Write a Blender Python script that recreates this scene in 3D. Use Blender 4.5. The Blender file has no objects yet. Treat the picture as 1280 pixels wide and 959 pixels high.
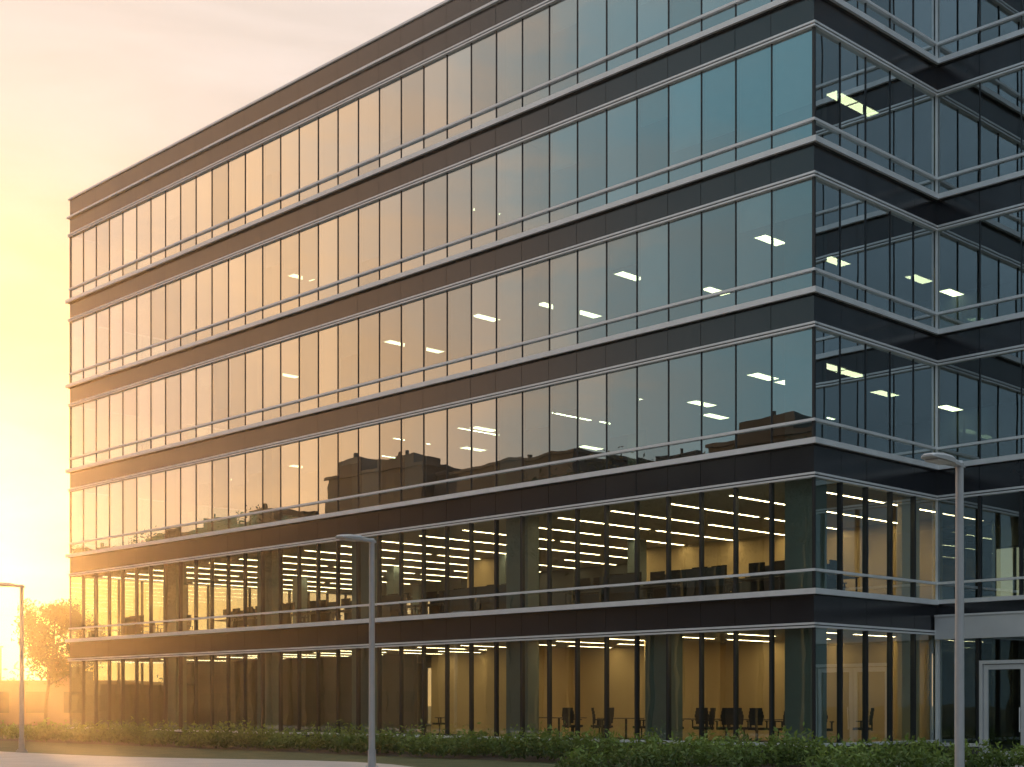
import bpy, bmesh, math, random
from mathutils import Vector, Matrix
random.seed(7)
S = bpy.context.scene
S.view_settings.view_transform = 'Standard'
S.view_settings.look = 'None'
S.view_settings.exposure = 0
COL = S.collection
SUN_AZ, SUN_EL = -22.0, 5.0   # degrees from +Y (negative = left)
C = Vector((8.04, 38.6, 0)); ROT = math.atan2(0.6968, 0.7172)
M = Matrix.Translation(C) @ Matrix.Rotation(ROT, 4, 'Z')   # local x = into building, local y = along facade

# ------------------------------------------------------------ materials
def mat(name):
    m = bpy.data.materials.new(name); m.use_nodes = True
    nt = m.node_tree; nt.nodes.clear()
    return m, nt, nt.nodes.new('ShaderNodeOutputMaterial')
def pbr(name, col, rough=0.6, metal=0.0, var=0.0, vscale=3.0, bump=0.0, bscale=20.0, col2=None, rvar=0.0, spec=0.5):
    m, nt, out = mat(name)
    b = nt.nodes.new('ShaderNodeBsdfPrincipled')
    b.inputs['Base Color'].default_value = (*col, 1); b.inputs['Roughness'].default_value = rough
    b.inputs['Metallic'].default_value = metal
    b.inputs['Specular IOR Level'].default_value = spec
    nt.links.new(b.outputs[0], out.inputs[0])
    tc = nt.nodes.new('ShaderNodeTexCoord')
    if var or col2:
        n = nt.nodes.new('ShaderNodeTexNoise'); n.inputs['Scale'].default_value = vscale; n.inputs['Detail'].default_value = 6
        nt.links.new(tc.outputs['Object'], n.inputs['Vector'])
        r = nt.nodes.new('ShaderNodeValToRGB')
        r.color_ramp.elements[0].position = .3; r.color_ramp.elements[1].position = .7
        c2 = col2 if col2 else tuple(min(1, c*(1+var)) for c in col)
        c1 = col if col2 else tuple(c*(1-var) for c in col)
        r.color_ramp.elements[0].color = (*c1, 1); r.color_ramp.elements[1].color = (*c2, 1)
        nt.links.new(n.outputs['Fac'], r.inputs[0]); nt.links.new(r.outputs[0], b.inputs['Base Color'])
        if rvar:
            mr = nt.nodes.new('ShaderNodeMapRange'); mr.inputs[3].default_value = rough-rvar; mr.inputs[4].default_value = rough+rvar
            nt.links.new(n.outputs['Fac'], mr.inputs[0]); nt.links.new(mr.outputs[0], b.inputs['Roughness'])
    if bump:
        n2 = nt.nodes.new('ShaderNodeTexNoise'); n2.inputs['Scale'].default_value = bscale; n2.inputs['Detail'].default_value = 5
        nt.links.new(tc.outputs['Object'], n2.inputs['Vector'])
        bp = nt.nodes.new('ShaderNodeBump'); bp.inputs['Strength'].default_value = bump; bp.inputs['Distance'].default_value = 0.02
        nt.links.new(n2.outputs['Fac'], bp.inputs['Height']); nt.links.new(bp.outputs[0], b.inputs['Normal'])
    return m
def glass(name, tint, rtint, f0, f1):
    m, nt, out = mat(name)
    tr = nt.nodes.new('ShaderNodeBsdfTransparent'); tr.inputs[0].default_value = (*tint, 1)
    gl = nt.nodes.new('ShaderNodeBsdfGlossy'); gl.inputs['Roughness'].default_value = 0.0
    mx = nt.nodes.new('ShaderNodeMixShader')
    lw = nt.nodes.new('ShaderNodeLayerWeight'); lw.inputs[0].default_value = .5
    p = nt.nodes.new('ShaderNodeMath'); p.operation = 'POWER'; p.inputs[1].default_value = 1.6
    ma = nt.nodes.new('ShaderNodeMath'); ma.operation = 'MULTIPLY_ADD'; ma.inputs[1].default_value = f1; ma.inputs[2].default_value = f0
    nt.links.new(lw.outputs['Facing'], p.inputs[0]); nt.links.new(p.outputs[0], ma.inputs[0]); nt.links.new(ma.outputs[0], mx.inputs[0])
    at = nt.nodes.new('ShaderNodeAttribute'); at.attribute_name = 'pane'
    mr = nt.nodes.new('ShaderNodeMapRange'); mr.inputs[3].default_value = .80; mr.inputs[4].default_value = 1.06
    nt.links.new(at.outputs['Fac'], mr.inputs[0])
    vm = nt.nodes.new('ShaderNodeVectorMath'); vm.operation = 'SCALE'; vm.inputs[0].default_value = rtint
    nt.links.new(mr.outputs[0], vm.inputs['Scale']); nt.links.new(vm.outputs[0], gl.inputs[0])
    tc = nt.nodes.new('ShaderNodeTexCoord'); n = nt.nodes.new('ShaderNodeTexNoise'); n.inputs['Scale'].default_value = .8; n.inputs['Detail'].default_value = 1
    nt.links.new(tc.outputs['Object'], n.inputs['Vector'])
    bp = nt.nodes.new('ShaderNodeBump'); bp.inputs['Strength'].default_value = 1.0; bp.inputs['Distance'].default_value = 0.0022
    nt.links.new(n.outputs['Fac'], bp.inputs['Height']); nt.links.new(bp.outputs[0], gl.inputs['Normal'])
    nt.links.new(tr.outputs[0], mx.inputs[1]); nt.links.new(gl.outputs[0], mx.inputs[2]); nt.links.new(mx.outputs[0], out.inputs[0])
    return m
def emit(name, col, st):
    m, nt, out = mat(name); e = nt.nodes.new('ShaderNodeEmission'); e.inputs[0].default_value = (*col, 1); e.inputs[1].default_value = st
    nt.links.new(e.outputs[0], out.inputs[0]); return m

MT = {
 'glass': glass('facade_glass', (.30,.50,.52), (.85,.95,.98), .35, 1.15),
 'glass_low': glass('vision_glass', (.80,.86,.78), (.75,.90,.92), .17, .75),
 'spandrel': pbr('dark_spandrel', (.020,.023,.030), .16, 0, .15, .6, rvar=.04, spec=.9),
 'backing': pbr('dark_backing', (.008,.008,.009), .7),  # near-black backing seen in the spandrel panel gaps; slab cores too
 'mullion': pbr('anodised_dark', (.03,.034,.038), .35, .3),
 'alu': pbr('brushed_aluminium', (.80,.81,.82), .36, .2, .06, 2.0),
 'alu_lt': pbr('light_aluminium', (.66,.67,.68), .45, .15, .06, 1.5),
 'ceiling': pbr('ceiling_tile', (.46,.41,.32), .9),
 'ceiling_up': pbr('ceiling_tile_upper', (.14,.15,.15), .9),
 'carpet': pbr('carpet', (.05,.05,.06), .95, var=.2, vscale=8),
 'tan': pbr('tan_wall', (.68,.50,.26), .85, var=.08, vscale=.5),
 'grey': pbr('grey_partition', (.05,.06,.065), .85, var=.3, vscale=.4),
 'column': pbr('column_cladding', (.15,.20,.20), .6, var=.06),
 'blind': pbr('roller_blind', (.58,.62,.62), .9, var=.05),
 'strip': emit('light_strip', (1,.76,.42), 24.0),
 'panel': emit('light_panel', (1,.72,.38), 11.0),
 'concrete': pbr('precast_concrete', (.07,.07,.07), .8, var=.15, vscale=1.2, bump=.3),
 'roof': pbr('roof_membrane', (.18,.18,.18), .9, var=.1),
}

class Bucket:
    def __init__(s): s.v=[]; s.f=[]; s.a=[]
    def quad(s, pts, a=0.5):
        i=len(s.v); s.v += [tuple(p) for p in pts]; s.f.append(tuple(range(i, i+len(pts)))); s.a.append(a)
    def box(s, x0,x1,y0,y1,z0,z1, a=.5):
        if x0>x1: x0,x1=x1,x0
        if y0>y1: y0,y1=y1,y0
        i=len(s.v)
        s.v += [(x0,y0,z0),(x1,y0,z0),(x1,y1,z0),(x0,y1,z0),(x0,y0,z1),(x1,y0,z1),(x1,y1,z1),(x0,y1,z1)]
        for q in ((0,3,2,1),(4,5,6,7),(0,1,5,4),(1,2,6,5),(2,3,7,6),(3,0,4,7)):
            s.f.append(tuple(i+k for k in q)); s.a.append(a)
    def cyl(s, p0, p1, r0, r1, n=8, cap=True):
        p0=Vector(p0); p1=Vector(p1); d=(p1-p0).normalized()
        t = d.orthogonal().normalized(); b = d.cross(t); i=len(s.v)
        for p,r in ((p0,r0),(p1,r1)):
            for k in range(n):
                a=2*math.pi*k/n; s.v.append(tuple(p+t*math.cos(a)*r+b*math.sin(a)*r))
        for k in range(n):
            s.f.append((i+k, i+(k+1)%n, i+n+(k+1)%n, i+n+k)); s.a.append(.5)
        if cap:
            s.f.append(tuple(i+n-1-k for k in range(n))); s.a.append(.5)
            s.f.append(tuple(i+n+k for k in range(n))); s.a.append(.5)
    def obj(s, name, material, parent=None, matrix=None, bevel=0, smooth=False):
        me=bpy.data.meshes.new(name); me.from_pydata(s.v, [], s.f); me.update()
        at=me.attributes.new('pane','FLOAT','FACE'); at.data.foreach_set('value', s.a)
        me.materials.append(material)
        if smooth: me.polygons.foreach_set('use_smooth',[True]*len(me.polygons))
        o=bpy.data.objects.new(name, me); COL.objects.link(o)
        if parent: o.parent=parent
        if matrix is not None: o.matrix_world=matrix
        if bevel:
            b=o.modifiers.new('bevel','BEVEL'); b.width=bevel; b.segments=2; b.limit_method='ANGLE'
        return o
def empty(name, matrix=Matrix.Identity(4)):
    e=bpy.data.objects.new(name,None); COL.objects.link(e); e.empty_display_size=1; e.matrix_world=matrix; return e
def joined(name, parts, matrix):
    me=bpy.data.meshes.new(name); V=[];F=[];MI=[]
    for k,(b,m) in enumerate(parts):
        o=len(V); V+=b.v; F+=[tuple(o+i for i in f) for f in b.f]; MI+=[k]*len(b.f); me.materials.append(m)
    me.from_pydata(V,[],F); me.polygons.foreach_set('material_index',MI); me.update()
    ob=bpy.data.objects.new(name,me); COL.objects.link(ob); ob.matrix_world=matrix; return ob

B = {}
def bk(k):
    if k not in B: B[k]=Bucket()
    return B[k]

A, SD, DEP, WL = 41.4, 6.36, 20.0, 16.0
# ------------------------------------------------------------ facade generator
def facade(O, U, N, L, ms, e0, e1, ground=True, floors=range(6), lowk=2):
    O=Vector((*O,0)); U=Vector((*U,0)); N=Vector((*N,0))
    def fb(key, s0,s1,n0,n1,z0,z1,a=.5,ext=True):
        if ext:
            if s0<=0: s0 = -e0*n1
            if s1>=L: s1 = L+e1*n1
        p=O+U*s0+N*n0; q=O+U*s1+N*n1
        bk(key).box(p.x,q.x,p.y,q.y,z0,z1,a)
    def pane(key,s0,s1,z0,z1):
        j=lambda: -0.012+random.uniform(-.0016,.0016)
        pts=[O+U*s+N*j()+Vector((0,0,z)) for s,z in ((s0,z0),(s1,z0),(s1,z1),(s0,z1))]
        pts[3]=pts[0]+(pts[2]-pts[1])
        bk(key).quad(pts, random.random())
    for k in floors:
        gk = 'glass_low' if k<lowk else 'glass'
        zs = 4.72+4*(k-1); zh = 3.68+4*k; zt = 5.22+4*(k-1)
        if k==0:
            if not ground: continue
            zs = .58
            fb('concrete',0,L,-.3,.06,-.1,.40); fb('mullion',0,L,-.1,.09,.40,.50); fb('alu',0,L,-.08,.12,.50,.58)
        mw = .038 if k<2 else .012
        mp = .06 if k<2 else .015
        for i in range(len(ms)-1):
            if k==0: pane(gk, ms[i],ms[i+1],zs,zh)
            else:
                pane(gk, ms[i],ms[i+1],zt+.03,zh); pane(gk, ms[i],ms[i+1],zs,zt-.03)
        for i,m in enumerate(ms):
            if m<=0.01 or m>=L-.01: continue
            fb('mullion', m-mw, m+mw, -.09, mp, zs, zh, ext=False)
        if k>0: fb('alu', 0,L,-.05,.085, zt-.035, zt+.035)
        fb('alu', 0,L,-.05,.10, zh, zh+.05); fb('mullion',0,L,-.05,.06,zh+.05,zh+.08); fb('alu',0,L,-.05,.115,zh+.08,zh+.135)
        zp0, zp1 = zh+.135, zh+.87
        if k==5: zp1 = 24.55
        fb('backing',0,L,-.06,.005,zp0,zp1)
        for i in range(len(ms)-1):
            a0=ms[i]+(.008 if i else -e0*.03); a1=ms[i+1]-(.008 if i<len(ms)-2 else -e1*.03)
            fb('spandrel',a0,a1,-.02,.03+random.uniform(-.002,.002),zp0,zp1,ext=False)
        if k<5:
            fb('mullion',0,L,-.05,.10,zp1,zp1+.02); fb('alu',0,L,-.06,.19,zp1+.02,zs+4 if k else 4.72)
    fb('alu',0,L,-.06,.15,24.55,24.63)
    fb('backing',0,L,-.06,.005,24.63,25.42)
    for i in range(len(ms)-1):
        a0=ms[i]+(.008 if i else -e0*.03); a1=ms[i+1]-(.008 if i<len(ms)-2 else -e1*.03)
        fb('spandrel',a0,a1,-.02,.03,24.63,25.42,ext=False)
    fb('alu',0,L,-.3,.10,25.42,25.50)

n=33; sp=(A-1.36)/n
ms_main=[0,1.36]+[1.36+sp*(i+1) for i in range(n)]
ms_side=[0]+[SD/5*i for i in range(1,6)]
ms_wing=[0,1.40]+[1.40+1.27*i for i in range(1,12)]; WL=ms_wing[-1]
ms_end=[DEP/16*i for i in range(17)]
facade((0,0),(0,1),(-1,0),A,ms_main,1,1)
facade((0,0),(1,0),(0,-1),SD,ms_side,0,-1)
facade((SD,0),(0,-1),(-1,0),WL,ms_wing,0,0,ground=False,lowk=0)
facade((0,A),(1,0),(0,1),DEP,ms_end,0,0)
facade((SD,-WL),(1,0),(0,-1),DEP-SD,[(DEP-SD)/11*i for i in range(12)],0,0)
facade((DEP,-WL),(0,1),(1,0),A+WL,[(A+WL)/46*i for i in range(47)],0,0)
for x,y in ((-.02,-.02),(-.02,A+.02)):
    for k in range(6):
        z0=.58 if k==0 else .72+4*k; bk('mullion').box(x-.01,x+.05,y-.03,y+.05,z0,3.68+4*k)
for k in range(6):
    z0=.58 if k==0 else .72+4*k; bk('alu').box(SD-.07,SD-.005,-.075,-.013,z0,3.68+4*k)
for k in range(0,6):
    z0=3.73+4*k; z1=4.5+4*k if k<5 else 24.9
    for (x0,x1,y0,y1) in ((.1,DEP-.1,.1,A-.1),(SD+.1,DEP-.1,-WL+.1,.1)):
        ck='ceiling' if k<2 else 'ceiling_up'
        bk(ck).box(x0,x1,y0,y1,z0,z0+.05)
        bk('backing').box(x0,x1,y0,y1,z0+.05,z1-.04)
        bk('carpet' if k<5 else 'roof').box(x0,x1,y0,y1,z1-.04,z1)
for (x0,x1,y0,y1) in ((.1,DEP-.1,.1,A-.1),(SD+.1,DEP-.1,-WL+.1,.1)):
    bk('carpet').box(x0,x1,y0,y1,.02,.45)
W=bk
W('tan').box(6.5,6.65,.3,23,.45,3.73)
W('grey').box(6.65,13.5,22.85,23,.45,3.73)
W('tan').box(10.5,10.65,.3,15.5,4.5,7.73); W('tan').box(8.5,8.65,19,23,4.5,7.73)
W('tan').box(5.2,6.2,.45,.6,4.5,7.73); W('tan').box(5.2,6.2,.45,.6,.45,3.73)
W('grey').box(6.0,6.15,23.5,A-.4,.45,3.73); W('grey').box(.9,6.0,A-1.2,A-1.1,.45,2.6)
W('tan').box(4.2,4.35,14.9,17.2,.45,3.73); W('tan').box(4.35,6.5,14.9,15.05,.45,3.73)
W('tan').box(2.6,6.4,8.05,8.15,.45,3.73)
W('grey').box(14.5,14.65,15.5,30,4.5,7.73)
for k in range(2,6):
    W('grey').box(13,13.15,.3,33,.5+4*k,3.73+4*k); W('grey').box(9.0,9.15,22,27,.5+4*k,3.73+4*k)
    W('grey').box(14,14.15,-WL+.4,.3,.5+4*k,3.73+4*k)
W('grey').box(11.5,11.65,-WL+.4,.3,.45,3.73); W('grey').box(13,13.15,-WL+.4,.3,4.5,7.73); W('grey').box(6.9,10.4,.2,.3,4.5,7.73); W('grey').box(6.7,11.5,.2,.3,.45,3.73)
for k in range(6):
    z0=.45 if k==0 else .5+4*k
    for a in ([.62,5.62,11.6,19.8,25.9,33.0] if k==0 else [.62,11.6,19.8,25.9,33.0]):
        W('column').box(.28,.8,a-.5,a+.5,z0,3.73+4*k)
    for a in (6,13,20,27,34):
        for b in (7.6,15.0):
            W('column').box(b,b+.5,a-.25,a+.25,z0,3.73+4*k)
def strip(a,b0,b1,k,w=.10,key='strip'):
    z=3.73+4*k
    W('alu_lt').box(b0-.03,b1+.03,a-w/2-.03,a+w/2+.03,z-.05,z-.002)
    W(key).quad([(b0,a-w/2,z-.054),(b0,a+w/2,z-.054),(b1,a+w/2,z-.054),(b1,a-w/2,z-.054)])
a=1.3
while a<40.5:
    for (b0,b1) in ((1.1,5.6),(6.0,10.3 if a<16 else (8.3 if 18.5<a<23.5 else 10.6)),(11.0,14.2)):
        if a<16 and b0>9: continue
        strip(a,b0,b1,1)
    if a<22.5: strip(a,1.0,3.3,0); strip(a,4.0,6.2,0)
    elif random.random()<.6: strip(a,1.5,5.0,0)
    a+=2.3
for (k,a,b) in ((4,16.6,3.6),(3,3.9,3.5),(3,9.3,3.2),(3,16.3,3.3),(3,13.6,3.9),(3,13.4,5.6),(3,8.4,6.6),(3,21.4,3.4),(3,21.3,5.0),(3,28.9,3.5),
        (2,4.4,3.8),(2,4.4,5.2),(2,9.3,3.1),(2,9.2,7.6),(2,16.4,9.0),(2,16.5,3.4),(2,19.8,5.9),(2,28,3.6),(2,33,3.6),(4,28,3.6),
        (4,2.0,4.4),(4,2.0,5.6),(3,3.7,6.7),(3,2.85,10.3),(3,2.9,12.6),(2,2.25,4.2),(2,2.3,5.4),(2,3.1,8.6),(2,2.8,12.2),(2,8.2,5.6)):
    strip(a,b-.55,b+.55,k,.40,'panel')
for (a,b0,b1) in ((12.7,3.0,5.0),(12.6,5.4,7.2),(20.2,2.2,4.0),(17.0,2.6,4.6),(23.5,3,5),(6.6,9,11)):
    strip(a,b0,b1,2,.12,'strip')
for k in range(2,6):
    for i in range(len(ms_main)-1):
        r=random.random()
        if (k,i) in ((3,2),(3,3),(2,2),(2,3)): continue
        if r<.42:
            h=random.choice((.35,.5,.8,1.0,1.0))*2.4; zt=3.66+4*k
            W('blind').box(.14,.15,ms_main[i]+.03,ms_main[i+1]-.03,zt-h,zt)
x=SD
def wb(key,s0,s1,n0,n1,z0,z1): bk(key).box(x-n1,x-n0,-s0,-s1,z0,z1)
wb('concrete',0.02,1.40,-.3,.05,-.1,.40); wb('alu',.02,1.40,-.1,.08,.40,.50)
wb('alu_lt',.09,WL,-.2,.24,3.55,4.22); wb('alu',.09,WL,-.2,.27,4.22,4.27)
wb('alu_lt',.07,.14,-.1,.05,.5,3.55); wb('alu_lt',.62,.72,-.1,.05,.5,3.55); wb('mullion',1.32,1.42,-.1,.07,.5,3.55)
bk('glass_low').quad([(x,-.14,.5),(x,-.62,.5),(x,-.62,3.55),(x,-.14,3.55)],.5)
bk('glass_low').quad([(x,-.72,.5),(x,-1.32,.5),(x,-1.32,3.55),(x,-.72,3.55)],.3)
wb('spandrel',.0,WL,-.02,.02,4.28,4.60); wb('alu',0,WL,-.06,.19,4.60,4.72)
bk('glass_low').quad([(x,-4.3,.1),(x,-WL,.1),(x,-WL,3.55),(x,-4.3,3.55)],.6)
s=5.5
while s<WL: wb('mullion',s-.04,s+.04,-.1,.06,.0,3.55); s+=1.27
wb('alu_lt',1.42,1.52,-.08,.08,0,2.90); wb('alu_lt',4.10,4.20,-.08,.08,0,2.90)
wb('alu_lt',1.52,4.10,-.08,.08,2.80,2.90)
bk('glass_low').quad([(x,-1.42,2.90),(x,-4.3,2.90),(x,-4.3,3.55),(x,-1.42,3.55)],.4)
for s0,s1 in ((1.54,2.80),(2.82,4.08)):
    wb('alu_lt',s0,s0+.13,-.03,.04,.03,2.78); wb('alu_lt',s1-.13,s1,-.03,.04,.03,2.78)
    wb('alu_lt',s0+.13,s1-.13,-.03,.04,.03,.30); wb('alu_lt',s0+.13,s1-.13,-.03,.04,2.64,2.78)
    bk('glass_low').quad([(x,-s0-.13,.3),(x,-s1+.13,.3),(x,-s1+.13,2.64),(x,-s0-.13,2.64)],.5)
for s in (2.68,2.94):
    bk('alu').cyl((x-.12,-s,.85),(x-.12,-s,1.55),.018,.018)
    for z in (.92,1.48): bk('alu').cyl((x-.12,-s,z),(x-.03,-s,z),.012,.012)
wb('concrete',1.42,4.3,-.4,.5,-.05,.02)

bld = empty('office_building', M)
NM={'glass':'windows_upper','glass_low':'windows_lower','spandrel':'spandrel_panels','backing':'structure','mullion':'mullions','alu':'sills_and_rails','alu_lt':'entrance_frames','ceiling':'ceilings_lower','ceiling_up':'ceilings_upper','carpet':'floors','tan':'tan_walls','grey':'partitions','column':'columns','blind':'roller_blinds','strip':'strip_lights','panel':'panel_lights','concrete':'plinth','roof':'roof'}
for k,b in B.items():
    o=b.obj(NM[k], MT[k]); o.parent=bld
# ------------------------------------------------------------ furniture
m_black=pbr('black_plastic',(.02,.02,.022),.45); m_fab=pbr('chair_mesh_fabric',(.025,.025,.03),.9); m_wood=pbr('desk_laminate',(.16,.12,.08),.5,var=.1); m_scr=pbr('screen_glass',(.01,.012,.015),.15); m_div=pbr('desk_divider',(.05,.06,.07),.9)
def chair():
    a=Bucket(); b=Bucket()
    for i in range(5):
        t=2*math.pi*i/5; a.cyl((0,0,.10),(.30*math.cos(t),.30*math.sin(t),.06),.025,.018,6); a.cyl((.30*math.cos(t),.30*math.sin(t)-.02,.03),(.30*math.cos(t),.30*math.sin(t)+.02,.03),.03,.03,8)
    a.cyl((0,0,.08),(0,0,.44),.03,.025,8)
    b.box(-.24,.24,-.23,.24,.44,.51)
    for i in range(5):
        z=.58+i*.10; y=-.24-.05*(i/4)**2; w=.22-.02*abs(i-2)
        b.box(-w,w,y-.02,y+.02,z,z+.101)
    a.box(-.03,.03,-.29,-.25,.42,.80)
    for s in (-1,1):
        a.box(s*.27-.02,s*.27+.02,-.03,.02,.46,.68); a.box(s*.27-.03,s*.27+.03,-.14,.14,.68,.71)
    return a,b
def desk():
    w=Bucket(); l=Bucket(); s=Bucket(); d=Bucket()
    w.box(-.8,.8,-.4,.4,.71,.74)
    for x_ in (-.75,.72):
        l.box(x_,x_+.03,-.37,-.33,0,.71); l.box(x_,x_+.03,.33,.37,0,.71); l.box(x_,x_+.03,-.37,.37,.0,.03)
    l.box(-.72,.72,.30,.32,.35,.71)
    for x_ in (-.36,.36):
        l.box(x_-.1,x_+.1,.05,.22,.742,.755); l.box(x_-.02,x_+.02,.13,.16,.755,.98); s.box(x_-.28,x_+.28,.09,.12,.88,1.22)
    d.box(-.8,.8,.41,.44,.60,1.15)
    return w,l,s,d
c0=None
def put_chair(a,b,k,r):
    global c0
    z=.45 if k==0 else .5+4*k
    mt=M@Matrix.Translation((b,a,z))@Matrix.Rotation(r,4,'Z')
    if c0 is None:
        p=chair(); o=joined('office_chair',[(p[0],m_black),(p[1],m_fab)],mt); c0=o.data
    else:
        o=bpy.data.objects.new('office_chair',c0); COL.objects.link(o); o.matrix_world=mt
d0=None
def put_desk(a,b,k,r):
    global d0
    z=.45 if k==0 else .5+4*k
    mt=M@Matrix.Translation((b,a,z))@Matrix.Rotation(r,4,'Z')
    if d0 is None:
        p=desk(); o=joined('office_desk',[(p[0],m_wood),(p[1],m_black),(p[2],m_scr),(p[3],m_div)],mt); d0=o.data
    else:
        o=bpy.data.objects.new('office_desk',d0); COL.objects.link(o); o.matrix_world=mt
for a,b,r in ((13.2,2.0,1),(12.6,1.6,2),(10.7,2.0,3.5),(9.9,2.4,.5),(10.2,1.4,5),(9.2,1.8,.2),(8.8,1.3,4),(7.4,1.6,.9),(7.1,2.2,1.2),(6.4,1.8,4),(5.9,1.3,2.8),(5.6,2.3,2.2),(4.8,1.4,.3),(4.5,2.1,1),(3.9,1.3,2),(3.7,1.9,3),(3.0,1.6,5.2),(2.2,1.5,1),(.9,3.8,.4),(18.5,3,1),(.8,1.6,2.4)):
    put_chair(a,b,0,r)
for a,b in ((12.9,3.6),(9.8,3.6),(6.2,3.3),(4.2,3.2)):
    w=Bucket(); l=Bucket(); w.box(-.9,.9,-.45,.45,.71,.74); l.cyl((0,0,0),(0,0,.71),.04,.04); l.box(-.45,.45,-.04,.04,0,.03); l.box(-.04,.04,-.35,.35,0,.03)
    joined('meeting_table',[(w,m_wood),(l,m_black)],M@Matrix.Translation((b,a,.45))@Matrix.Rotation(1.57,4,'Z'))
for a in (2.6,4.6,6.4,7.8,9.6,13.4,15.4,17.2,19,22,24,26,28.5,30.5,35,37.5):
    put_desk(a,1.5+random.uniform(-.2,.2),1,math.pi/2*random.choice((1,3))); put_chair(a+.3,2.5,1,random.uniform(0,6))
    if a<20: put_desk(a+.8,5.2,1,math.pi/2)
for a,b in ((2.2,3.6),(.9,2.2)): put_desk(a,b,1,0)

# ------------------------------------------------------------ ground, road, pavement
def sheet(name,x0,x1,y0,y1,z,material,mx=M):
    b=Bucket(); b.quad([(x0,y0,z),(x1,y0,z),(x1,y1,z),(x0,y1,z)]); o=b.obj(name,material); o.matrix_world=mx; return o
m_ground=pbr('dry_grass_ground',(.06,.06,.03),.95,col2=(.11,.09,.05),vscale=.08)
m_lawn=pbr('lawn',(.045,.06,.018),.95,col2=(.10,.10,.04),vscale=1.4,bump=1.0,bscale=60)
m_mulch=pbr('mulch',(.03,.02,.012),.95,col2=(.07,.045,.028),vscale=9,bump=1.0,bscale=40)
m_pave=pbr('concrete_pavement',(.38,.33,.29),.85,col2=(.46,.40,.36),vscale=.8,bump=.2,bscale=50)
m_kerb=pbr('kerb_concrete',(.40,.36,.32),.85,var=.12,vscale=2)
m_asph=pbr('asphalt',(.05,.05,.05),.8,col2=(.07,.068,.065),vscale=.6,bump=.5,bscale=120)
m_paint=pbr('road_paint',(.72,.70,.62),.7,var=.15,vscale=6)
sheet('ground',-2500,2500,-2500,2500,-.13,m_ground)
KB=-17.0
b=Bucket(); b.box(KB+.16,80,-70,125,-.125,0); o=b.obj('lawn',m_lawn); o.matrix_world=M
sheet('planting_bed',-3.6,-.1,-.5,A+2,.012,m_mulch)
sheet('planting_bed',1.0,5.8,-8,-1.6,.012,m_mulch)
def inner(y): return -10.6+3.0*math.exp(-((y-10)/6.0)**2)
b=Bucket(); y=-60; cols=3
while y<124:
    for i in range(cols):
        e0=inner(y); e1=inner(y+2)
        xa0=e0+(KB+.2-e0)*i/cols; xb0=e0+(KB+.2-e0)*(i+1)/cols+.012
        xa1=e1+(KB+.2-e1)*i/cols; xb1=e1+(KB+.2-e1)*(i+1)/cols+.012
        j=len(b.v)
        b.v += [(xa0,y,-.02),(xb0,y,-.02),(xb1,y+1.986,-.02),(xa1,y+1.986,-.02),(xa0,y,.022),(xb0,y,.022),(xb1,y+1.986,.022),(xa1,y+1.986,.022)]
        for q in ((0,3,2,1),(4,5,6,7),(0,1,5,4),(1,2,6,5),(2,3,7,6),(3,0,4,7)): b.f.append(tuple(j+k for k in q)); b.a.append(.5)
    y+=2.0
o=b.obj('pavement',m_pave,bevel=.006); o.matrix_world=M
b=Bucket(); b.box(-10.2,SD-.52,-4.6,-1.0,-.02,.03); o=b.obj('entrance_path',m_pave,bevel=.01); o.matrix_world=M
b=Bucket(); y=-70
while y<125:
    b.box(KB,KB+.155,y,y+.99,-.128,.015); b.box(-27.2,-27.04,y,y+.99,-.128,.015)
    y+=1.0
o=b.obj('kerb',m_kerb,bevel=.02); o.matrix_world=M
sheet('road',-27.04,KB,-300,400,-.122,m_asph)
b=Bucket()
y=-120
while y<200: b.quad([(-22.07,y,-.117),(-21.93,y,-.117),(-21.93,y+3,-.117),(-22.07,y+3,-.117)]); y+=7
for xx in (KB-.7,-26.4): b.quad([(xx,-200,-.117),(xx+.1,-200,-.117),(xx+.1,300,-.117),(xx,300,-.117)])
o=b.obj('road_markings',m_paint); o.matrix_world=M
b=Bucket(); b.box(-31,-27.2,-70,125,-.126,0); o=b.obj('far_pavement',m_pave); o.matrix_world=M

# ------------------------------------------------------------ foliage
def leafmat(name,c1,c2,trans=.35):
    m,nt,out=mat(name)
    oi=nt.nodes.new('ShaderNodeAttribute'); oi.attribute_name='pane'
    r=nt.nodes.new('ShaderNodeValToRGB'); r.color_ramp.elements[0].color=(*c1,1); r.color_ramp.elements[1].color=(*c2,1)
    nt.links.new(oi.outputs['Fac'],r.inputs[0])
    d=nt.nodes.new('ShaderNodeBsdfPrincipled'); d.inputs['Roughness'].default_value=.6
    t=nt.nodes.new('ShaderNodeBsdfTranslucent'); mx=nt.nodes.new('ShaderNodeMixShader'); mx.inputs[0].default_value=trans
    nt.links.new(r.outputs[0],d.inputs['Base Color']); nt.links.new(r.outputs[0],t.inputs[0])
    nt.links.new(d.outputs[0],mx.inputs[1]); nt.links.new(t.outputs[0],mx.inputs[2]); nt.links.new(mx.outputs[0],out.inputs[0]); return m
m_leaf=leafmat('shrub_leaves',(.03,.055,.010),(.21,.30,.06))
m_tleaf=leafmat('tree_leaves',(.05,.06,.012),(.17,.15,.035),.45)
m_bark=pbr('bark',(.06,.045,.03),.9,var=.3,vscale=8)
def leaf(b,p,s,a):
    d=Vector((random.gauss(0,1),random.gauss(0,1),random.gauss(0,1)+.4)).normalized(); t=d.orthogonal().normalized()
    t=(Matrix.Rotation(random.uniform(0,6.28),3,d)@t); w=d.cross(t)
    b.quad([p-t*s, p+w*s*.38, p+t*s, p-w*s*.38], a)
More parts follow.
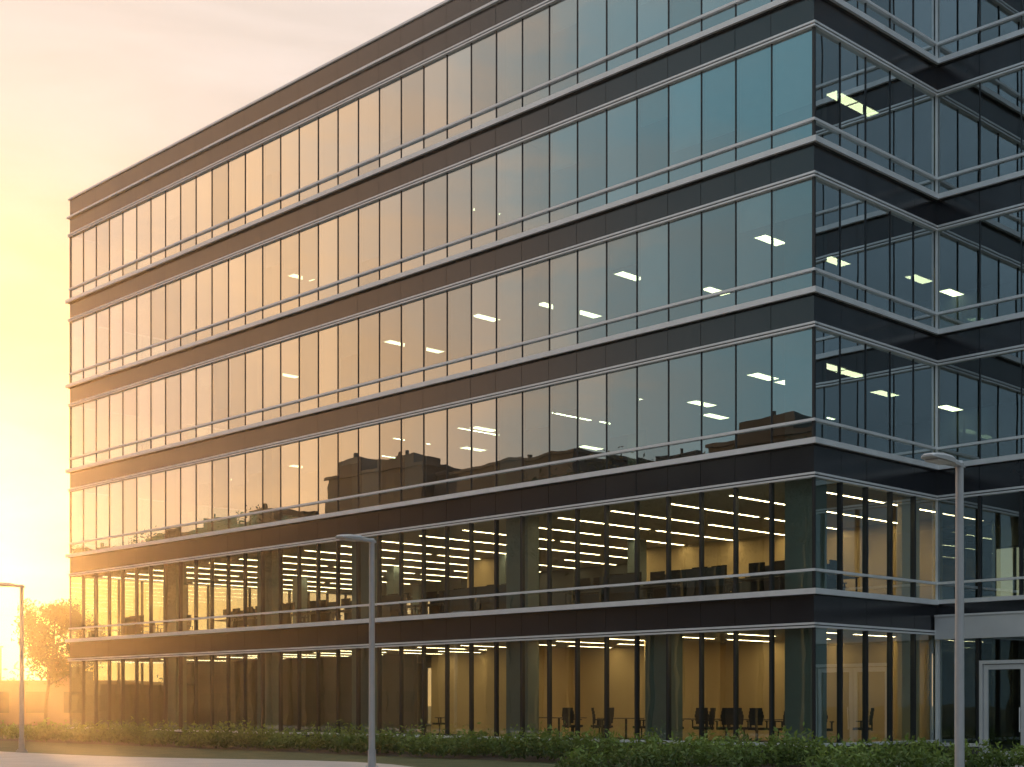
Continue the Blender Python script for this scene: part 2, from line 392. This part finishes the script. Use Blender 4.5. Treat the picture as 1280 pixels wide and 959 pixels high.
def shrub(b,cx,cy,r,h,n,ls):
    tone=random.uniform(-.12,.12)
    for _ in range(n):
        th=random.uniform(0,6.28); q=random.random()**.5
        dome=math.sqrt(max(0,1-q*q*.9)); lump=1+.18*math.sin(3*th+cx*5)+.12*math.sin(7*th+cy)
        z=h*dome*random.uniform(.3,1.05)*lump
        p=Vector((cx+math.cos(th)*q*r*lump, cy+math.sin(th)*q*r*lump, max(.03,z)))
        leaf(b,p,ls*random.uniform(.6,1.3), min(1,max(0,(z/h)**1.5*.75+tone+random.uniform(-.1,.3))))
bs=Bucket(); y=-.6
while y<A+22:
    for xx in (-1.0,-2.4,-3.5):
        if random.random()<(.97 if xx>-3 else .5):
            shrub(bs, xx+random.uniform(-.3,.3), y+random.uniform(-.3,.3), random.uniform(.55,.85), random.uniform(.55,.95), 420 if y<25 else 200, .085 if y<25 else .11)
    y+=1.35
o=bs.obj('shrubs',m_leaf); o.matrix_world=M
bs=Bucket()
for cx,cy,r,h in ((1.2,-.9,.6,.6),(.4,-.8,.6,.55),(-.7,-.9,.65,.7),(-1.8,-.8,.7,.75),(-2.9,-.7,.65,.65),(2.6,-.7,.5,.5),(3.8,-.7,.55,.6),(4.9,-.6,.5,.55),(-3.9,-.2,.7,.7),(-5.0,-.4,.75,.75),(-5.9,.6,.7,.7),(-7.0,.2,.8,.75),(-8.0,.9,.7,.6),(-6.2,-5.3,.7,.7),(-4.9,-5.5,.8,.8),(-3.6,-5.3,.7,.7),(-2.3,-5.4,.6,.7),(-7.6,-5.6,.7,.7),(-1.0,-5.4,.7,.7),(.4,-5.4,.6,.6)):
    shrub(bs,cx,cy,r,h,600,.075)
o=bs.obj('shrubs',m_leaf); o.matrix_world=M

def tree(name,pos,H,R,nleaf,ls,seed,mx=None,lm=None):
    random.seed(seed)
    tr=Bucket(); lf=Bucket(); tips=[]
    def limb(p,d,L,r,lvl):
        n=(7 if lvl==0 else 3); q=p
        for i in range(n):
            jit=.04 if lvl==0 else .14
            d=(d+Vector((random.gauss(0,jit),random.gauss(0,jit),random.gauss(.04,.06)))).normalized()
            q2=q+d*L/n; r2=r*(.86 if lvl==0 else .76); tr.cyl(q,q2,r,r2,7 if lvl<1 else 4,False); q=q2; r=r2
            if lvl>=1 and (lvl>1 or i>0): tips.append(q.copy())
            if lvl==0 and i>=2:
                ff=(i-1)/5; prof=math.sin(math.pi*min(1,.28+.62*ff))
                for _ in range(4):
                    a=random.uniform(0,6.28); t=Vector((math.cos(a),math.sin(a),random.uniform(.15,.7))).normalized()
                    limb(q,t,R*prof*random.uniform(.7,1.05),r*.45,1)
            elif 0<lvl<3:
                for _ in range(2):
                    a=random.uniform(0,6.28); t=Vector((math.cos(a),math.sin(a),random.uniform(-.2,.8))).normalized()
                    limb(q,(d*.6+t).normalized(),L*random.uniform(.35,.5),r*.6,lvl+1)
        tips.append(q)
    limb(Vector((0,0,0)),Vector((0,0,1)),H*.86,H*.016,0)
    for _ in range(nleaf):
        c=random.choice(tips); g=random.gauss; s=R*.085
        p=c+Vector((g(0,s),g(0,s),g(0,s)))
        k=.5+.5*math.sin(c.x*3+c.y*2+c.z*4)
        leaf(lf,p,ls*random.uniform(.6,1.3),min(1,max(0,.5*k+random.uniform(0,.5))))
    e=empty(name,(mx or Matrix.Identity(4))@Matrix.Translation(pos))
    o=tr.obj('trunk_and_limbs',m_bark); o.parent=e; o2=lf.obj('crown',lm or m_tleaf); o2.parent=e
    return e
tree('tree',(-27.4,85,-.1),7.9,2.6,12000,.12,3)
tree('tree',(-37,96,-.1),7.5,2.6,9000,.13,11)
random.seed(21)
# ------------------------------------------------------------ street lamps
m_pole=pbr('lamp_pole_metal',(.42,.43,.44),.45,.3,.08,3); m_lens=pbr('lamp_lens',(.6,.6,.58),.3)
def lamp(a,b):
    mt=M@Matrix.Translation((b,a,0)); e=empty('street_lamp',mt); H=5.72
    p=Bucket(); p.cyl((0,0,.0),(0,0,.06),.19,.19,16); p.cyl((0,0,.06),(0,0,.5),.105,.10,16); p.cyl((0,0,.5),(0,0,H),.082,.066,16)
    for i in range(4):
        t=math.pi/4+i*math.pi/2; p.cyl((.14*math.cos(t),.14*math.sin(t),.06),(.14*math.cos(t),.14*math.sin(t),.10),.018,.018,6)
    p.cyl((0,0,H),(0,0,H+.05),.075,.05,16)
    o=p.obj('pole',m_pole,smooth=False); o.parent=e
    h=bmesh.new()
    secs=[(.10,.055,.04,-.02),(-.08,.07,.055,0),(-.30,.10,.06,.01),(-.42,.16,.08,.02),(-.75,.18,.075,.03),(-1.02,.14,.045,.03),(-1.06,.10,.02,.03)]
    rings=[]
    for (sx,w,t,dz) in secs:
        ring=[h.verts.new((sx,yy*w,H-.02+dz+zz*t)) for yy,zz in ((-1,-.6),(1,-.6),(1,.3),(.6,1),(-.6,1),(-1,.3))]; rings.append(ring)
    for r0,r1 in zip(rings,rings[1:]):
        for i in range(6): h.faces.new((r0[i],r0[(i+1)%6],r1[(i+1)%6],r1[i]))
    h.faces.new(rings[0]); h.faces.new(rings[-1][::-1]); bmesh.ops.recalc_face_normals(h,faces=h.faces)
    me=bpy.data.meshes.new('head'); h.to_mesh(me); me.materials.append(m_pole); o=bpy.data.objects.new('head',me); COL.objects.link(o); o.parent=e
    l=Bucket(); l.box(-.93,-.46,-.12,.12,H-.060,H-.036); o=l.obj('lens',m_lens); o.parent=e
lamp(6.26,-10.0); lamp(25.5,-10.0); lamp(-9.7,-10.0); lamp(45,-10.0)

# ------------------------------------------------------------ far surroundings
m_brick=pbr('distant_brick',(.22,.14,.09),.9,var=.15,vscale=.5); m_dark=pbr('dark_facade',(.035,.03,.03),.8,var=.3,vscale=.2); m_win=pbr('distant_window',(.03,.035,.04),.15)
m_far=pbr('distant_facade',(.20,.16,.13),.9,var=.1)
def block(name,x0,x1,y0,y1,H,wallm,winm,mx=Matrix.Identity(4),fl=3.6,units=1,bay=3.0):
    e=empty(name,mx); w=Bucket(); g=Bucket(); r=Bucket()
    w.box(x0,x1,y0,y1,-.12,H)
    r.box(x0-.15,x1+.15,y0-.15,y1+.15,H,H+.25)
    nf=max(1,int(H/fl))
    for k in range(nf):
        z0=k*fl+1.0; z1=z0+fl*.48
        n=int((x1-x0)/bay)
        for i in range(n):
            xa=x0+(i+.22)*(x1-x0)/n; xb=x0+(i+.78)*(x1-x0)/n
            g.box(xa,xb,y0-.05,y0+.1,z0,z1); g.box(xa,xb,y1-.1,y1+.05,z0,z1)
        n=int((y1-y0)/bay)
        for i in range(n):
            ya=y0+(i+.22)*(y1-y0)/n; yb=y0+(i+.78)*(y1-y0)/n
            g.box(x0-.05,x0+.1,ya,yb,z0,z1); g.box(x1-.1,x1+.05,ya,yb,z0,z1)
    for i in range(units):
        cx=random.uniform(x1-9,x1-1.5); cy=random.uniform(y0+1.5,y1-1.5); s=random.uniform(.8,1.8); hh=random.uniform(.7,1.8)
        r.box(cx-s,cx+s,cy-s*1.4,cy+s*1.4,H+.2,H+hh)
        r.cyl((cx+s*.5,cy,H+hh),(cx+s*.5,cy,H+hh+.5),.15,.15)
    for nm,bb,mm in (('walls',w,wallm),('windows',g,winm),('roof_trim_and_units',r,wallm)):
        o=bb.obj(nm,mm); o.parent=e
block('low_brick_building',-62,-31,118,132,3.4,m_brick,m_win,units=1)
block('distant_building',-110,-74,190,210,10,m_far,m_win,units=2)
for (y0,y1,H,u) in ((-22,4,16.8,2),(6,22,18.0,4),(23,36,18.3,4),(37,48.5,17.7,3),(49,64,19.7,3),(64.5,77,20.5,2),(79,92,17.8,4),(93,108,18.3,3),(110,126,17.2,3),(128,150,16.6,3),(152,190,17,3)):
    block('brick_office',-62,-42+random.uniform(-1,1),y0,y1,H,m_dark,m_win,mx=M,units=u)
m_tl=leafmat('treeline_leaves',(.015,.02,.008),(.05,.05,.02))
bt=Bucket()
y=18
while y<130:
    H=17.5+.7*math.sin(y*.33)+.4*math.sin(y*.91)+random.uniform(-.5,.4)
    if 49<y<78: y=78
    for _ in range(1000):
        v=Vector((random.gauss(0,1),random.gauss(0,1),random.gauss(0,1))).normalized()
        r=random.random()**.4; lump=1+.15*math.sin(5*v.y+y)+.12*math.sin(9*v.x+4*v.z)
        leaf(bt,Vector((-38.6+v.x*2.0*r*lump,y+v.y*2.4*r*lump,H-3.4+v.z*3.4*r*lump)),random.uniform(.12,.24),random.random())
    bt.cyl((-38.6,y,-.1),(-38.6,y,H-3),.28,.12,6)
    y+=random.uniform(2.4,3.6)
o=bt.obj('distant_treeline',m_tl); o.matrix_world=M
bt=Bucket(); xx=-95
while xx<-22:
    H=4.6+1.2*math.sin(xx*.31)+random.uniform(-.8,.8)
    for _ in range(150):
        v=Vector((random.gauss(0,1),random.gauss(0,1),random.gauss(0,1))).normalized(); r=random.random()**.4
        leaf(bt,Vector((xx+v.x*2.4*r,158+v.y*2*r,H*.55+v.z*H*.5*r)),random.uniform(.2,.45),random.random())
    bt.cyl((xx,158,-.1),(xx,158,H*.5),.18,.1,6); xx+=random.uniform(2.2,4.5)
bt.obj('distant_treeline',m_tleaf)
# ------------------------------------------------------------ thin sunlit evening haze on the sun side of the site
m,nt,out=mat('haze_air'); v=nt.nodes.new('ShaderNodeVolumeScatter'); v.inputs['Color'].default_value=(1,.88,.72,1); v.inputs['Density'].default_value=.0010; v.inputs['Anisotropy'].default_value=.875
nt.links.new(v.outputs[0],out.inputs['Volume'])
b=Bucket(); b.box(-110,6,12,150,-1,34); b.obj('haze',m)

# ------------------------------------------------------------ world
w=bpy.data.worlds.new('World'); S.world=w; w.use_nodes=True; nt=w.node_tree; nt.nodes.clear()
N=nt.nodes.new; Lk=nt.links.new
out=N('ShaderNodeOutputWorld'); bg=N('ShaderNodeBackground'); bg.inputs[1].default_value=1.0; Lk(bg.outputs[0],out.inputs[0])
az=math.radians(SUN_AZ); el=math.radians(SUN_EL)
sd=Vector((math.sin(az)*math.cos(el), math.cos(az)*math.cos(el), math.sin(el)))
tc=N('ShaderNodeTexCoord'); nrm=N('ShaderNodeVectorMath'); nrm.operation='NORMALIZE'; Lk(tc.outputs['Generated'],nrm.inputs[0])
def mth(op,a,b=None,c=None,clamp=False):
    n=N('ShaderNodeMath'); n.operation=op; n.use_clamp=clamp
    for i,x in enumerate((a,b,c)):
        if x is None: continue
        if isinstance(x,(int,float)): n.inputs[i].default_value=x
        else: Lk(x,n.inputs[i])
    return n.outputs[0]
def scale(col,f):
    n=N('ShaderNodeVectorMath'); n.operation='SCALE'
    if isinstance(col,tuple): n.inputs[0].default_value=col
    else: Lk(col,n.inputs[0])
    if isinstance(f,(int,float)): n.inputs['Scale'].default_value=f
    else: Lk(f,n.inputs['Scale'])
    return n.outputs[0]
def add(a,b):
    n=N('ShaderNodeVectorMath'); n.operation='ADD'; Lk(a,n.inputs[0]); Lk(b,n.inputs[1]); return n.outputs[0]
dt=N('ShaderNodeVectorMath'); dt.operation='DOT_PRODUCT'; Lk(nrm.outputs[0],dt.inputs[0]); dt.inputs[1].default_value=sd; dot=dt.outputs['Value']
sx=N('ShaderNodeSeparateXYZ'); Lk(nrm.outputs[0],sx.inputs[0]); zz=mth('MAXIMUM',sx.outputs[2],0)
mp=N('ShaderNodeMapping'); mp.inputs['Scale'].default_value=(1.2,1.2,6.0); mp.inputs['Rotation'].default_value=(.12,.1,0); Lk(nrm.outputs[0],mp.inputs[0])
nz=N('ShaderNodeTexNoise'); nz.inputs['Scale'].default_value=2.3; nz.inputs['Detail'].default_value=7; nz.inputs['Roughness'].default_value=.55; nz.inputs['Distortion'].default_value=.7; Lk(mp.outputs[0],nz.inputs['Vector'])
cl=mth('SUBTRACT',nz.outputs['Fac'],.5)
gam=mth('DIVIDE',mth('ARCCOSINE',dot),math.pi)
gam2=mth('ADD',gam,mth('MULTIPLY',cl,.10))
rp=N('ShaderNodeValToRGB'); Lk(gam2,rp.inputs[0]); cr=rp.color_ramp
stops=[(0,(.85,.58,.26)),(.05,(.68,.52,.34)),(.10,(.58,.49,.42)),(.20,(.53,.46,.44)),(.26,(.74,.52,.41)),(.32,(1.0,.57,.31)),(.35,(.66,.45,.32)),(.385,(.24,.31,.32)),(.43,(.10,.24,.29)),(.52,(.14,.20,.24)),(1,(.15,.18,.22))]
cr.elements[0].position=0; cr.elements[0].color=(*stops[0][1],1); cr.elements[1].position=1; cr.elements[1].color=(*stops[-1][1],1)
for p,c in stops[1:-1]:
    e=cr.elements.new(p); e.color=(*c,1)
base=scale(rp.outputs[0],mth('MULTIPLY_ADD',cl,.9,1.40))
dp=mth('MAXIMUM',dot,0)
g1=scale((1.6,.90,.20),mth('POWER',dp,240)); g2=scale((.50,.22,.01),mth('POWER',dp,60))
hz=mth('MULTIPLY',mth('EXPONENT',mth('MULTIPLY',zz,-7.5)),mth('POWER',mth('MULTIPLY_ADD',dot,.5,.5),2.2))
g3=scale((1.35,.50,-.04),hz)
g4=scale((1.0,1.1,1.2),mth('POWER',zz,3.0))
sky=N('ShaderNodeTexSky'); sky.sky_type='NISHITA'; sky.sun_disc=False; sky.sun_elevation=el; sky.sun_rotation=az
tot=add(add(add(add(base,g1),add(g2,g3)),g4),scale(sky.outputs[0],.003))
Lk(tot,bg.inputs[0])
sl=bpy.data.lights.new('sun','SUN'); sl.energy=3.6; sl.angle=math.radians(.6); sl.color=(1,.50,.16)
so=bpy.data.objects.new('sun',sl); COL.objects.link(so); so.rotation_euler=(-sd).to_track_quat('-Z','Y').to_euler(); so.location=(-60,140,40)
cd=bpy.data.cameras.new('camera'); cd.sensor_width=36; cd.lens=36*1810/1280; cd.shift_y=(882-479.5)/1280; cd.clip_end=6000
co=bpy.data.objects.new('camera',cd); COL.objects.link(co); co.location=(0,0,1.6); co.rotation_euler=(math.pi/2,0,0); S.camera=co
